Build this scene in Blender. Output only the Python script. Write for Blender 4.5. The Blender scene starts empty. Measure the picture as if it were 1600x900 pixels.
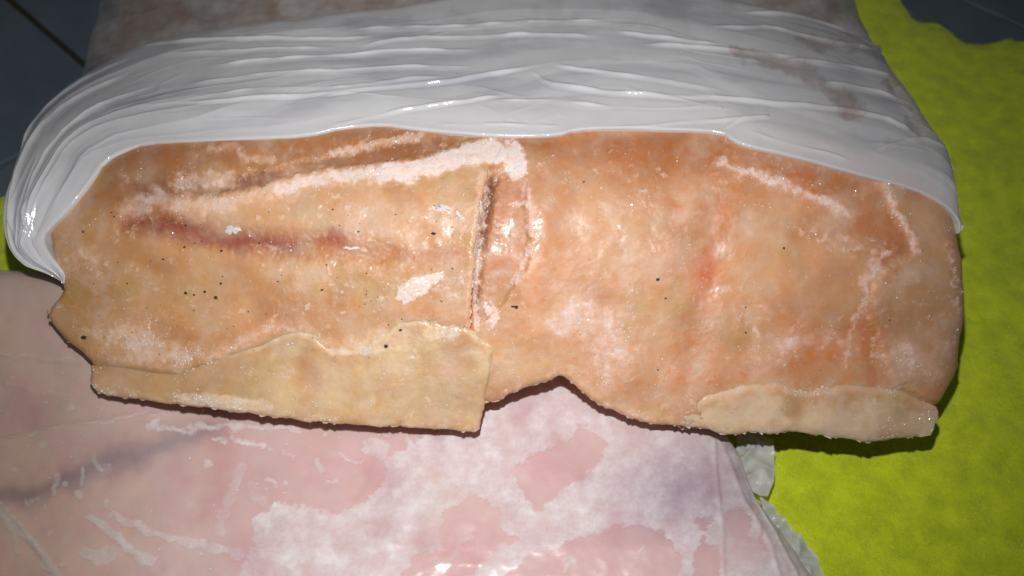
import bpy, math, random
import numpy as np
R = math.radians
random.seed(4); rng = np.random.default_rng(11)
sc = bpy.context.scene
COL = sc.collection

# ------------------------------------------------------------------ camera, light, exposure
PITCH = R(55.0); HFOV = R(65.0)
EYE = np.array([0.0, -0.156, 0.415])
cam = bpy.data.cameras.new('camera'); cam_o = bpy.data.objects.new('camera', cam); COL.objects.link(cam_o)
cam.sensor_width = 36.0; cam.angle = HFOV
cam.clip_start = 0.01; cam.clip_end = 50.0
cam_o.location = EYE; cam_o.rotation_euler = (R(90) - PITCH, 0, 0)
cam.dof.use_dof = True; cam.dof.focus_distance = 0.352; cam.dof.aperture_fstop = 9.0
sc.camera = cam_o

world = bpy.data.worlds.new('World'); sc.world = world; world.use_nodes = True
world.node_tree.nodes['Background'].inputs[0].default_value = (0.93, 0.95, 1.0, 1)
world.node_tree.nodes['Background'].inputs[1].default_value = 0.05

# the phone's flash: a tiny lamp a little above and left of the lens
FWD = np.array([0, math.cos(PITCH), -math.sin(PITCH)]); UP = np.array([0, math.sin(PITCH), math.cos(PITCH)])
fl = bpy.data.lights.new('flash', 'SPOT'); fl_o = bpy.data.objects.new('flash', fl); COL.objects.link(fl_o)
fl.energy = 7.4; fl.color = (1.0, 0.965, 0.93); fl.shadow_soft_size = 0.0028
fl.spot_size = R(114); fl.spot_blend = 1.0
fl_o.location = EYE + UP * 0.052 + np.array([-0.003, 0, 0]); fl_o.rotation_euler = (R(90) - PITCH - R(-1), 0, R(8))

sc.view_settings.view_transform = 'Standard'; sc.view_settings.look = 'None'
sc.view_settings.gamma = 1.0; sc.view_settings.use_curve_mapping = False
sc.view_settings.exposure = 0.10
sc.render.engine = 'CYCLES'
sc.cycles.use_denoising = True
sc.cycles.max_bounces = 10; sc.cycles.transparent_max_bounces = 16
sc.cycles.sample_clamp_indirect = 4.0

# ------------------------------------------------------------------ tracing frame (fixed survey view in 1600 x 900 units)
T_EYE = np.array([0.0, -0.156, 0.415]); T_PITCH = R(55.0); T_F = 800.0 / math.tan(R(32.5))
T_FWD = np.array([0, math.cos(T_PITCH), -math.sin(T_PITCH)]); T_UP = np.array([0, math.sin(T_PITCH), math.cos(T_PITCH)])
MM = 0.001
def rays(px, py):
    a = (px - 800.0) / T_F; b = (450.0 - py) / T_F
    d = np.empty(np.shape(px) + (3,))
    d[..., 0] = a; d[..., 1] = T_FWD[1] + b * T_UP[1]; d[..., 2] = T_FWD[2] + b * T_UP[2]
    return d
def on_surface(px, py, H, tmax=1.6):
    d = rays(px, py)
    lo = np.full(np.shape(px), 0.12); hi = np.full(np.shape(px), tmax)
    for _ in range(42):
        m = 0.5 * (lo + hi)
        p = T_EYE + d * m[..., None]
        above = p[..., 2] > H(p[..., 0], p[..., 1])
        lo = np.where(above, m, lo); hi = np.where(above, hi, m)
    return T_EYE + d * lo[..., None]
def normal_of(H, x, y, e=0.002):
    n = np.stack([-(H(x + e, y) - H(x - e, y)) / (2 * e), -(H(x, y + e) - H(x, y - e)) / (2 * e), np.ones_like(x)], -1)
    return n / np.linalg.norm(n, axis=-1, keepdims=True)

# surfaces of the solid masses (heights in metres over the floor plan)
def H_block(x, y):                      # frozen block leaning over the lower package
    z1 = 0.079 + 0.86 * y; z2 = 0.153 - 0.13 * (y - 0.09); k = 0.010
    z = -k * np.logaddexp(-z1 / k, -z2 / k)
    return z - 0.022 * (np.sqrt(1 + (np.clip(np.abs(x) - 0.10, 0, None) / 0.06) ** 2) - 1)
def H_low(x, y):                        # lower wrapped package
    sl = np.clip((-0.10 - x) / 0.11, 0, 1); sy = np.clip((y - 0.015) / 0.075, 0, 1)
    z = 0.058 - 0.10 * np.clip(-0.045 - y, 0, None) + 0.034 * sl * sl * (3 - 2 * sl) * sy * sy * (3 - 2 * sy)
    xr = np.clip(x - 0.07, 0, None)
    return z - 0.03 * (np.sqrt(1 + (xr / 0.05) ** 2) - 1) - 0.1 * np.clip(-x - 0.2, 0, None)
def H_floor(x, y): return np.full(np.shape(x), 0.004)

# ------------------------------------------------------------------ numeric helpers
_perm = np.random.default_rng(5).permutation(4096)
_ang = np.random.default_rng(6).random(4096) * 2 * np.pi
_gx, _gy = np.cos(_ang), np.sin(_ang)
def gn(x, y, seed=0):
    xi = np.floor(x).astype(np.int64); yi = np.floor(y).astype(np.int64)
    xf = x - xi; yf = y - yi
    u = xf ** 3 * (xf * (xf * 6 - 15) + 10); v = yf ** 3 * (yf * (yf * 6 - 15) + 10)
    def g(i, j, dx, dy):
        h = _perm[(_perm[(i + seed * 131) & 4095] + j) & 4095]
        return _gx[h] * dx + _gy[h] * dy
    a = g(xi, yi, xf, yf); b = g(xi + 1, yi, xf - 1, yf)
    c = g(xi, yi + 1, xf, yf - 1); d = g(xi + 1, yi + 1, xf - 1, yf - 1)
    return ((a + (b - a) * u) + ((c + (d - c) * u) - (a + (b - a) * u)) * v) * 1.5
def fbm(x, y, s, o=4, seed=0, gain=0.5):
    t = np.zeros(np.shape(x)); a = 1.0; n = 0
    for i in range(o):
        t += a * gn(x / s + 17.3 * i, y / s - 9.1 * i, seed + i); n += a; a *= gain; s *= 0.49
    return t / n
def ridge(x, y, s, o=3, seed=0):
    t = np.zeros(np.shape(x)); a = 1.0; n = 0
    for i in range(o):
        t += a * (1 - np.abs(gn(x / s + 5.7 * i, y / s + 3.3 * i, seed + i)) * 1.8); n += a; a *= 0.5; s *= 0.5
    return np.clip(t / n, 0, 1)
def sst(a, b, x):
    t = np.clip((x - a) / (b - a), 0, 1); return t * t * (3 - 2 * t)
def pdist(X, Y, pts, along=False):
    """distance to a polyline; with along: also signed side (+ = above) and 0..1 position"""
    best = np.full(np.shape(X), 1e9); sg = np.ones(np.shape(X)); pos = np.zeros(np.shape(X))
    P = np.array(pts, float); L = np.hypot(*(P[1:] - P[:-1]).T); tot = L.sum(); acc = 0
    for i in range(len(P) - 1):
        ax, ay = P[i]; ex, ey = P[i + 1] - P[i]; l2 = ex * ex + ey * ey + 1e-9
        t = np.clip(((X - ax) * ex + (Y - ay) * ey) / l2, 0, 1)
        dx = X - ax - t * ex; dy = Y - ay - t * ey
        d = dx * dx + dy * dy; m = d < best
        best = np.where(m, d, best)
        if along:
            sg = np.where(m, np.sign(ex * -(dy) + ey * dx + 1e-12), sg)
            pos = np.where(m, (acc + t * L[i]) / tot, pos)
        acc += L[i]
    if along: return np.sqrt(best), sg, pos
    return np.sqrt(best)
def inside(X, Y, pts):
    c = np.zeros(np.shape(X), bool); n = len(pts)
    for i in range(n):
        x1, y1 = pts[i]; x2, y2 = pts[(i + 1) % n]
        if y1 == y2: continue
        c ^= ((y1 > Y) != (y2 > Y)) & (X < (x2 - x1) * (Y - y1) / (y2 - y1) + x1)
    return c
def sdf(X, Y, pts):                     # + inside
    d = pdist(X, Y, list(pts) + [pts[0]]); return np.where(inside(X, Y, pts), d, -d)
def jag(X, Y, s, amp, seed):            # warps coordinates so that outlines come out ragged
    return X + amp * fbm(X, Y, s, 4, seed, 0.65) * 2, Y + amp * fbm(X, Y, s, 4, seed + 40, 0.65) * 2
def stroke(X, Y, pts, w, soft=3.0, rough=6.0, s=18, seed=1):
    d = pdist(*jag(X, Y, s, rough, seed), pts)
    return 1 - sst(w - soft, w + soft, d)
def blob(X, Y, pts, soft=3.0, rough=6.0, s=18, seed=1):
    return sst(-soft, soft, sdf(*jag(X, Y, s, rough, seed), pts))
def spot(X, Y, cx, cy, rx, ry, rot=0.0):
    c, s = math.cos(rot), math.sin(rot); dx = X - cx; dy = Y - cy
    return np.exp(-(((dx * c + dy * s) / rx) ** 2 + ((-dx * s + dy * c) / ry) ** 2))
def mixc(C, col, m):
    return C + (np.array(col) - C) * np.clip(m, 0, 1)[..., None]
def lin(r, g, b):
    f = lambda c: (c / 255 / 12.92) if c < 10.3 else ((c / 255 + 0.055) / 1.055) ** 2.4
    return np.array([f(r), f(g), f(b)])
def chaikin(P, n=2):
    P = np.array(P, float)
    for _ in range(n):
        Q = np.empty((2 * len(P) - 2, 2)); Q[0::2] = 0.75 * P[:-1] + 0.25 * P[1:]; Q[1::2] = 0.25 * P[:-1] + 0.75 * P[1:]
        P = np.vstack([P[:1], Q, P[-1:]])
    return P
def resample(P, n):
    d = np.concatenate([[0], np.cumsum(np.hypot(*(P[1:] - P[:-1]).T))]); t = np.linspace(0, d[-1], n)
    return np.stack([np.interp(t, d, P[:, 0]), np.interp(t, d, P[:, 1])], -1)
def rough_edge(P, amp, seed):
    n = len(P); t = np.linspace(0, 1, n); w = np.minimum(1, np.minimum(t, 1 - t) * 40)
    t_ = np.gradient(P, axis=0); ker = np.ones(9) / 9
    t_ = np.stack([np.convolve(np.pad(t_[:, k], 4, 'edge'), ker, 'valid') for k in (0, 1)], -1); t_ /= np.linalg.norm(t_, axis=1, keepdims=True) + 1e-9
    off = amp * w * fbm(P[:, 0], P[:, 1], 34, 4, seed, .68) * 1.9
    return P + np.stack([-t_[:, 1], t_[:, 0]], -1) * off[:, None]
def coons(bot, top, left, right, nu, nv, rough=(0, 0, 0, 0), sm=1):
    B, T = resample(chaikin(bot, sm), nu), resample(chaikin(top, sm), nu)
    L, Q = resample(chaikin(left, sm), nv), resample(chaikin(right, sm), nv)
    OB, OT, OL, OQ = [rough_edge(c, a, 60 + i) - c if a else None for i, (c, a) in enumerate(zip((B, T, L, Q), rough))]
    u = np.linspace(0, 1, nu)[None, :, None]; v = np.linspace(0, 1, nv)[:, None, None]
    G = (1 - v) * B[None] + v * T[None] + (1 - u) * L[:, None] + u * Q[:, None]
    G -= (1 - u) * (1 - v) * B[0] + u * (1 - v) * B[-1] + (1 - u) * v * T[0] + u * v * T[-1]
    if OB is not None: G += OB[None] * (1 - v) ** 10; B = B + OB
    if OT is not None: G += OT[None] * v ** 10; T = T + OT
    if OL is not None: G += OL[:, None] * (1 - u) ** 16; L = L + OL
    if OQ is not None: G += OQ[:, None] * u ** 16; Q = Q + OQ
    return G[..., 0], G[..., 1], (B, T, L, Q)

# ------------------------------------------------------------------ objects
def empty(name, loc, label, cat):
    o = bpy.data.objects.new(name, None); COL.objects.link(o); o.location = loc; o.empty_display_size = 0.02
    o['label'] = label; o['category'] = cat
    return o
def mesh_obj(name, V, F, mat, parent=None, attrs=None, smooth=True):
    me = bpy.data.meshes.new(name)
    V = np.asarray(V, float)
    if parent is not None: V = V - np.array(parent.location)
    me.from_pydata(V.tolist(), [], F)
    if smooth: me.polygons.foreach_set('use_smooth', np.ones(len(me.polygons), bool))
    for k, a in (attrs or {}).items():
        if a.ndim == 2:
            at = me.attributes.new(k, 'FLOAT_COLOR', 'POINT'); at.data.foreach_set('color', np.c_[a, np.ones(len(a))].astype(np.float32).ravel())
        else:
            at = me.attributes.new(k, 'FLOAT', 'POINT'); at.data.foreach_set('value', a.astype(np.float32))
    me.materials.append(mat); me.update()
    o = bpy.data.objects.new(name, me); COL.objects.link(o)
    if parent is not None: o.parent = parent
    return o
def sheet(name, X, Y, H, disp, mat, parent, attrs, skirt=None, cap=True, base=None):
    """grid over a solid mass: every vertex sits on surface H, raised along its normal by disp;
    skirt = list of (drop along normal, move inward) rings, or base = plan height the sides run down to"""
    nv, nu = X.shape
    P = on_surface(X, Y, H); N = normal_of(H, P[..., 0], P[..., 1])
    P = P + N * disp[..., None]
    V = P.reshape(-1, 3)
    idx = np.arange(nv * nu).reshape(nv, nu)
    F = np.stack([idx[:-1, :-1], idx[:-1, 1:], idx[1:, 1:], idx[1:, :-1]], -1).reshape(-1, 4).tolist()
    A = {k: (a.reshape(-1, 3) if a.ndim == 3 else a.reshape(-1)) for k, a in attrs.items()}
    if skirt or base is not None:
        loop = np.concatenate([idx[0, :], idx[1:, -1], idx[-1, -2::-1], idx[-2:0:-1, 0]])
        b = V[loop]; n = N.reshape(-1, 3)[loop]
        cen = b.mean(0)
        tan = np.roll(b, -1, 0) - np.roll(b, 1, 0); inw = np.cross(n, tan); inw /= np.linalg.norm(inw, axis=1, keepdims=True) + 1e-12
        ker = np.ones(31) / 31
        for k in range(3):
            inw[:, k] = np.convolve(np.concatenate([inw[-15:, k], inw[:, k], inw[:15, k]]), ker, 'valid')
        rings = []
        if base is not None:
            zb = base(b[:, 0], b[:, 1])
            for f in (0.12, 0.45, 0.85, 1.0):
                r = b.copy(); r[:, 2] = b[:, 2] + (zb - b[:, 2]) * f; r[:, :2] += inw[:, :2] * (0.002 + 0.006 * f * f); rings.append(r)
        else:
            for dn, di in skirt: rings.append(b - n * dn + inw * di)
        prev = loop; vs = [V]; off = len(V); m = len(loop)
        for r in rings:
            cur = np.arange(off, off + m); off += m; vs.append(r)
            F += np.stack([prev, cur, np.roll(cur, -1), np.roll(prev, -1)], -1).tolist()
            prev = cur
            for k in A: A[k] = np.concatenate([A[k], attrs[k].reshape((-1, 3) if attrs[k].ndim == 3 else -1)[loop]])
        if cap: F.append(prev[::-1].tolist())
        V = np.vstack(vs)
    return mesh_obj(name, V, F, mat, parent, A)

# ------------------------------------------------------------------ materials
def nt(name):
    m = bpy.data.materials.new(name); m.use_nodes = True
    return m, m.node_tree.nodes, m.node_tree.links, m.node_tree.nodes['Principled BSDF']
def mk(N, t, **kw):
    n = N.new(t)
    for k, v in kw.items():
        if k.startswith('i_'): n.inputs[k[2:].replace('_', ' ')].default_value = v
        else: setattr(n, k, v)
    return n
def noise(N, L, co, scale, detail=4, rough=0.6, dist=0.0):
    n = mk(N, 'ShaderNodeTexNoise', i_Scale=scale, i_Detail=detail, i_Roughness=rough, i_Distortion=dist); L.new(co.outputs['Object'], n.inputs['Vector']); return n
def ramp(N, L, src, a, b, lo=0.0, hi=1.0):
    r = mk(N, 'ShaderNodeMapRange'); L.new(src, r.inputs['Value'])
    for k, v in zip(('From Min', 'From Max', 'To Min', 'To Max'), (a, b, lo, hi)): r.inputs[k].default_value = v
    return r.outputs[0]
def math_(N, L, op, a, b):
    n = mk(N, 'ShaderNodeMath', operation=op)
    for i, s in enumerate((a, b)):
        if hasattr(s, 'links'): L.new(s, n.inputs[i])
        else: n.inputs[i].default_value = s
    return n.outputs[0]

def meat_material(name, gloss=1.0, sss=0.22):
    m, N, L, P = nt(name)
    co = mk(N, 'ShaderNodeTexCoord'); at = mk(N, 'ShaderNodeAttribute', attribute_name='Col'); fr = mk(N, 'ShaderNodeAttribute', attribute_name='frost')
    n1 = noise(N, L, co, 420, 6, 0.7); n2 = noise(N, L, co, 1500, 5, 0.7); n3 = noise(N, L, co, 120, 3)
    hv = mk(N, 'ShaderNodeHueSaturation'); L.new(at.outputs['Color'], hv.inputs['Color'])
    L.new(ramp(N, L, math_(N, L, 'ADD', n1.outputs[0], n2.outputs[0]), 0.6, 1.4, 0.93, 1.06), hv.inputs['Value'])
    L.new(ramp(N, L, n3.outputs[0], 0.3, 0.7, 0.9, 1.1), hv.inputs['Saturation'])
    L.new(hv.outputs[0], P.inputs['Base Color'])
    P.inputs['Subsurface Weight'].default_value = sss
    P.inputs['Subsurface Radius'].default_value = (1.0, 0.45, 0.2); P.inputs['Subsurface Scale'].default_value = 0.005
    n4 = noise(N, L, co, 620, 3, 0.6); crystal = math_(N, L, 'MULTIPLY', ramp(N, L, n4.outputs[0], 0.60, 0.72), ramp(N, L, noise(N, L, co, 55, 3).outputs[0], 0.38, 0.58))
    r0 = math_(N, L, 'SUBTRACT', ramp(N, L, n3.outputs[0], 0.35, 0.65, 0.40, 0.62), math_(N, L, 'MULTIPLY', crystal, 0.28))
    L.new(math_(N, L, 'ADD', r0, math_(N, L, 'MULTIPLY', fr.outputs['Fac'], 0.22)), P.inputs['Roughness'])
    P.inputs['Specular IOR Level'].default_value = 0.5
    P.inputs['Coat Weight'].default_value = 0.12 * gloss; P.inputs['Coat Roughness'].default_value = 0.16
    b1 = mk(N, 'ShaderNodeBump', i_Strength=0.07, i_Distance=0.0004); L.new(n1.outputs[0], b1.inputs['Height'])
    b2 = mk(N, 'ShaderNodeBump', i_Distance=0.0008); L.new(crystal, b2.inputs['Height']); L.new(b1.outputs[0], b2.inputs['Normal'])
    L.new(ramp(N, L, fr.outputs['Fac'], 0, 1, 0.28, 0.6), b2.inputs['Strength'])
    L.new(b2.outputs[0], P.inputs['Normal']); L.new(b2.outputs[0], P.inputs['Coat Normal'])
    return m
def film_material(name, rough=0.2, bump=0.25, scale=260, fine=0.3, gloss=0.09):
    """thin polythene: opacity per place from 'op', tint from 'Col', glossy all over"""
    m, N, L, P = nt(name); N.remove(P); out = N['Material Output']
    co = mk(N, 'ShaderNodeTexCoord'); at = mk(N, 'ShaderNodeAttribute', attribute_name='Col'); op = mk(N, 'ShaderNodeAttribute', attribute_name='op')
    n1 = noise(N, L, co, scale, 5, 0.6); n2 = noise(N, L, co, scale * 4, 4, 0.6)
    bp = mk(N, 'ShaderNodeBump', i_Strength=bump, i_Distance=0.0006); L.new(n1.outputs[0], bp.inputs['Height'])
    bp2 = mk(N, 'ShaderNodeBump', i_Strength=fine, i_Distance=0.0003); L.new(n2.outputs[0], bp2.inputs['Height']); L.new(bp.outputs[0], bp2.inputs['Normal'])
    df = mk(N, 'ShaderNodeBsdfDiffuse'); L.new(at.outputs['Color'], df.inputs['Color']); L.new(bp.outputs[0], df.inputs['Normal'])
    tl = mk(N, 'ShaderNodeBsdfTranslucent'); L.new(at.outputs['Color'], tl.inputs['Color'])
    m1 = mk(N, 'ShaderNodeMixShader', i_Fac=0.22); L.new(df.outputs[0], m1.inputs[1]); L.new(tl.outputs[0], m1.inputs[2])
    tr = mk(N, 'ShaderNodeBsdfTransparent'); tr.inputs[0].default_value = (0.96, 0.96, 0.97, 1)
    m2 = mk(N, 'ShaderNodeMixShader'); L.new(op.outputs['Fac'], m2.inputs['Fac']); L.new(tr.outputs[0], m2.inputs[1]); L.new(m1.outputs[0], m2.inputs[2])
    gl = mk(N, 'ShaderNodeBsdfGlossy', i_Roughness=rough); L.new(bp2.outputs[0], gl.inputs['Normal'])
    fz = mk(N, 'ShaderNodeLayerWeight', i_Blend=0.12)
    fac = math_(N, L, 'MINIMUM', math_(N, L, 'ADD', fz.outputs['Fresnel'], gloss), gloss * 2.7)
    m3 = mk(N, 'ShaderNodeMixShader'); L.new(fac, m3.inputs['Fac']); L.new(m2.outputs[0], m3.inputs[1]); L.new(gl.outputs[0], m3.inputs[2])
    L.new(m3.outputs[0], out.inputs['Surface'])
    return m
def plain_material(name, c1, c2, scale, rough, bump=0.2, bscale=None, dist=0.001, sheen=0.0):
    m, N, L, P = nt(name); co = mk(N, 'ShaderNodeTexCoord')
    n1 = noise(N, L, co, scale, 6, 0.65); r = mk(N, 'ShaderNodeValToRGB')
    r.color_ramp.elements[0].position = 0.35; r.color_ramp.elements[1].position = 0.65
    r.color_ramp.elements[0].color = (*c1, 1); r.color_ramp.elements[1].color = (*c2, 1)
    L.new(n1.outputs[0], r.inputs[0]); L.new(r.outputs[0], P.inputs['Base Color'])
    n2 = noise(N, L, co, bscale or scale * 5, 5, 0.7)
    bp = mk(N, 'ShaderNodeBump', i_Strength=bump, i_Distance=dist); L.new(n2.outputs[0], bp.inputs['Height']); L.new(bp.outputs[0], P.inputs['Normal'])
    P.inputs['Roughness'].default_value = rough; P.inputs['Sheen Weight'].default_value = sheen
    return m

M_MEAT = meat_material('frozen_flesh', 1.0, 0.6)
M_CORE = meat_material('frozen_flesh_inside', 0.2, 0.0)
M_BAG = film_material('white_polythene', 0.12, 0.05, 140, 0.40)
M_FILM = film_material('frosted_film', 0.24, 0.05, 200, 0.08, 0.025)
M_TILE = plain_material('glazed_tile', (0.075, 0.105, 0.135), (0.105, 0.14, 0.175), 14, 0.35, 0.05, 300, 0.0005)
M_GROUT = plain_material('grout', (0.022, 0.020, 0.014), (0.035, 0.030, 0.02), 200, 0.9, 0.5)
M_CLOTH = plain_material('green_felt', (0.46, 0.58, 0.004), (0.66, 0.80, 0.007), 75, 0.95, 0.8, 900, 0.0012, 0.15)
M_FIBRE = plain_material('green_fibre', (0.52, 0.64, 0.006), (0.74, 0.82, 0.05), 60, 0.8, 0.0)
M_SPECK = plain_material('pepper', (0.012, 0.007, 0.002), (0.05, 0.03, 0.008), 900, 0.7, 0.3)
M_ICE = plain_material('ice_white', (0.50, 0.46, 0.46), (0.58, 0.55, 0.55), 400, 0.5, 0.5, 1500, 0.0004)

# ------------------------------------------------------------------ floor with tiles
def floor_pt(px, py): return on_surface(np.array([float(px)]), np.array([float(py)]), lambda x, y: np.zeros(np.shape(x)), 6)[0]
gV = [(-1.2, -0.7, -0.004), (1.2, -0.7, -0.004), (1.2, 1.6, -0.004), (-1.2, 1.6, -0.004)]
floor = mesh_obj('floor', gV, [(0, 1, 2, 3)], M_GROUT, None, None, False); floor['kind'] = 'structure'
a0, a1 = floor_pt(18, 2), floor_pt(122, 92); b0, b1 = floor_pt(1516, 2), floor_pt(1598, 46)
dirA = (a1 - a0)[:2]; dirA /= np.linalg.norm(dirA); nrmA = np.array([-dirA[1], dirA[0]])
offB = float(((b0 + b1) / 2 - a0)[:2] @ nrmA)
print('GROUT', a0, a1, b0, b1, dirA, (b1 - b0)[:2] / np.linalg.norm((b1 - b0)[:2]), offB)
TS = abs(offB) / max(1, round(abs(offB) / 0.33)); GAP = 0.0045
def tile_mesh():
    s = TS / 2 - GAP / 2; c = 0.0012
    V = []
    for k, (e, z) in enumerate(((0, -0.0035), (0, -c), (c * 0.3, -c * 0.3), (c, 0.0))):
        V += [(-s + e, -s + e, z), (s - e, -s + e, z), (s - e, s - e, z), (-s + e, s - e, z)]
    F = [(12, 13, 14, 15)]
    for k in range(3):
        for i in range(4): F.append((4 * k + i, 4 * k + (i + 1) % 4, 4 * k + 4 + (i + 1) % 4, 4 * k + 4 + i))
    me = bpy.data.meshes.new('floor_tile'); me.from_pydata(V, [], F); me.materials.append(M_TILE); return me
TME = tile_mesh(); rotT = math.atan2(dirA[1], dirA[0])
sgn = 1 if offB > 0 else -1
for i in range(-3, 7):
    for j in range(-4, 5):
        c = a0[:2] + nrmA * sgn * TS * (i + 0.5) + dirA * TS * (j + 0.13)
        if abs(c[0]) > 0.85 or c[1] < -0.45 or c[1] > 1.25: continue
        t = bpy.data.objects.new('floor_tile', TME); COL.objects.link(t); t.parent = floor
        t.location = (c[0], c[1], random.uniform(-.0003, .0003)); t.rotation_euler = (0, 0, rotT)

# ------------------------------------------------------------------ green cloth
cl = empty('felt_cloth', (0.1, 0.05, 0.002), 'bright yellow-green felt cloth with ragged edge spread under the frozen packages', 'cloth')
X, Y, E = coons([(-420, 1150), (800, 1250), (2050, 1150)],
                [(-420, 318), (-120, 312), (0, 308), (60, 290), (300, 200), (900, 60), (1260, -60), (1350, -90), (1396, -60), (1405, 0), (1418, 18), (1436, 33), (1462, 31), (1480, 42), (1503, 64), (1530, 67), (1556, 63), (1580, 58), (1600, 61), (1640, 75), (1720, 80), (2050, 150)],
                [(-420, 1150), (-430, 700), (-420, 318)], [(2050, 1150), (2080, 600), (2050, 150)], 420, 300, (0, 3, 0, 0), 2)
P0 = on_surface(X, Y, H_floor); wx, wy = P0[..., 0] * 1000, P0[..., 1] * 1000
de = np.minimum(pdist(X, Y, E[1][::4]), 400)
h = 2.6 * fbm(wx, wy, 70, 4, 3) + 0.7 * fbm(wx, wy, 14, 3, 8) + 0.35 * fbm(wx, wy, 4, 3, 9) + 1.6
h = np.clip(h, -1.2, 6) * sst(-6, 40, de) - 1.5 * (1 - sst(0, 14, de))
cloth = sheet('felt_sheet', X, Y, H_floor, h * MM, M_CLOTH, cl, {}, [(0.0015, 0.0)], False)
# loose fibres standing on the felt
fv, ff = [], []
cand = np.flatnonzero((X.ravel() > 1100) & (X.ravel() < 1680) & (Y.ravel() < 960) & (Y.ravel() > -20) | (X.ravel() < 80) & (Y.ravel() < 440) & (X.ravel() > -60))
cv = np.empty(len(cloth.data.vertices) * 3); cloth.data.vertices.foreach_get('co', cv); cv = cv.reshape(-1, 3) + np.array(cl.location)
pick = rng.choice(cand, 40000); NU = X.shape[1]
for q in pick:
    p = cv[q] + np.array([rng.normal(0, .0012), rng.normal(0, .0012), -0.0002])
    a = rng.random() * 6.283; l = rng.uniform(.001, .0040); t = np.array([math.cos(a), math.sin(a), rng.uniform(0.05, .55)]) * l
    w = np.array([-math.sin(a), math.cos(a), 0]) * 0.00007
    k = len(fv); fv += [p - w, p + w, p + t * 0.6 + w * .7, p + t + np.array([0, 0, -0.0002])]; ff += [(k, k + 1, k + 2), (k, k + 2, k + 3)]
o = mesh_obj('felt_fibres', fv, ff, M_FIBRE, cl); o['kind'] = 'stuff'

# ------------------------------------------------------------------ lower wrapped package
pk = empty('wrapped_fish_package', (-0.08, 0.0, 0.005), 'flat frozen pink fillets sealed in clear film with white frost patches, underneath the opened block', 'frozen fish')
LOWC = dict(bot=[(-190, 1010), (400, 1030), (1000, 1030), (1335, 990)], top=[(-150, 402), (0, 411), (60, 416), (400, 440), (800, 470), (1000, 540), (1120, 640)],
            left=[(-190, 1010), (-185, 700), (-150, 402)], right=[(1335, 990), (1300, 930), (1262, 868), (1232, 826), (1200, 784), (1176, 740), (1160, 690), (1120, 640)])
def low_colour(X, Y):
    n = fbm(X, Y, 160, 4, 21); C = np.empty(X.shape + (3,)); C[:] = lin(216, 166, 162)
    C = mixc(C, lin(196, 158, 138), sst(560, 120, X + 90 * n) * 0.9)
    C = mixc(C, lin(216, 176, 152), sst(0.0, 0.4, fbm(X, Y, 120, 3, 26)) * .5)
    C = mixc(C, lin(206, 146, 146), sst(0.05, 0.45, fbm(X, Y, 60, 4, 31)) * .6)
    Xj, Yj = jag(X, Y, 60, 10, 71)
    C = mixc(C, lin(118, 72, 92), np.exp(-(pdist(Xj, Yj, [(-40, 776), (60, 768), (120, 742), (180, 715), (270, 688), (330, 668)]) / 19) ** 2) * .85)
    C = mixc(C, lin(196, 110, 100), np.exp(-(pdist(Xj, Yj, [(350, 700), (340, 770), (330, 800)]) / 26) ** 2) * .55)
    C = mixc(C, lin(180, 110, 110), spot(X, Y, 40, 640, 40, 30) * .7)
    C = mixc(C, lin(150, 112, 132), spot(X, Y, 1060, 770, 110, 70) * .9)
    return C
X, Y, E = coons(nu=330, nv=180, **LOWC)
h = (2.2 * fbm(X, Y, 220, 3, 41) + 0.8 * fbm(X, Y, 60, 3, 43)) - 1.2
low_h = lambda X, Y: (2.2 * fbm(X, Y, 220, 3, 41) + 0.8 * fbm(X, Y, 60, 3, 43))
dE = pdist(X, Y, np.vstack([E[3][::6]])); dT = pdist(X, Y, E[1][::6]); dd = np.minimum(np.minimum(dE, dT), 1e3)
edge = lambda d, r, a: -a * (1 - np.sqrt(np.clip(1 - (1 - np.clip(d / r, 0, 1)) ** 2, 0, 1)))
sheet('fish_slab', X, Y, H_low, (h - 1.0 + edge(dd, 45, 8)) * MM, M_CORE, pk, {'Col': low_colour(X, Y), 'frost': np.zeros(X.shape)}, base=lambda x, y: np.full(x.shape, 0.009))
# film
X, Y, E = coons(nu=820, nv=420, rough=(0, 0, 0, 2), **LOWC)
white = blob(X, Y, [(300, 1040), (372, 900), (396, 852), (392, 812), (436, 782), (470, 792), (486, 758), (500, 794), (530, 800), (572, 782), (604, 746), (592, 716), (560, 690), (596, 676), (640, 660), (760, 590), (1400, 560), (1400, 1040)], 4, 8, 30, 5)
WIN = [[(900, 660), (920, 677), (950, 694), (938, 720), (915, 744), (888, 758), (864, 780), (841, 798), (828, 782), (814, 765), (800, 734), (826, 722), (851, 707), (892, 688)],
       [(742, 772), (760, 784), (783, 800), (786, 826), (806, 846), (780, 852), (756, 880), (730, 900), (690, 930), (628, 930), (634, 890), (646, 872), (676, 866), (690, 852), (682, 832), (696, 798), (720, 786)],
       [(560, 690), (600, 680), (634, 684), (632, 700), (600, 720), (584, 736), (572, 770), (545, 790), (500, 802), (470, 780), (480, 700)],
       [(790, 905), (815, 882), (840, 862), (871, 862), (888, 848), (932, 836), (972, 822), (1010, 824), (1042, 834), (1060, 870), (1064, 960), (780, 960)],
       [(1134, 798), (1162, 795), (1168, 826), (1160, 846), (1141, 838)], [(1094, 840), (1114, 850), (1123, 866), (1118, 940), (1080, 940), (1086, 880)],
       [(1180, 822), (1199, 866), (1186, 858)], [(600, 640), (640, 660), (700, 668), (640, 690), (600, 680)], [(1090, 808), (1110, 806), (1108, 828), (1094, 826)]]
for i, w in enumerate(WIN): white = white * (1 - blob(X, Y, w, 5, 8, 26, 90 + i) * (.84 + .3 * fbm(X, Y, 40, 4, 95 + i)))
white *= 0.80 + 0.34 * fbm(X, Y, 55, 5, 14, .62) - 0.25 * sst(.1, .5, fbm(X, Y, 130, 3, 16))
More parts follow.
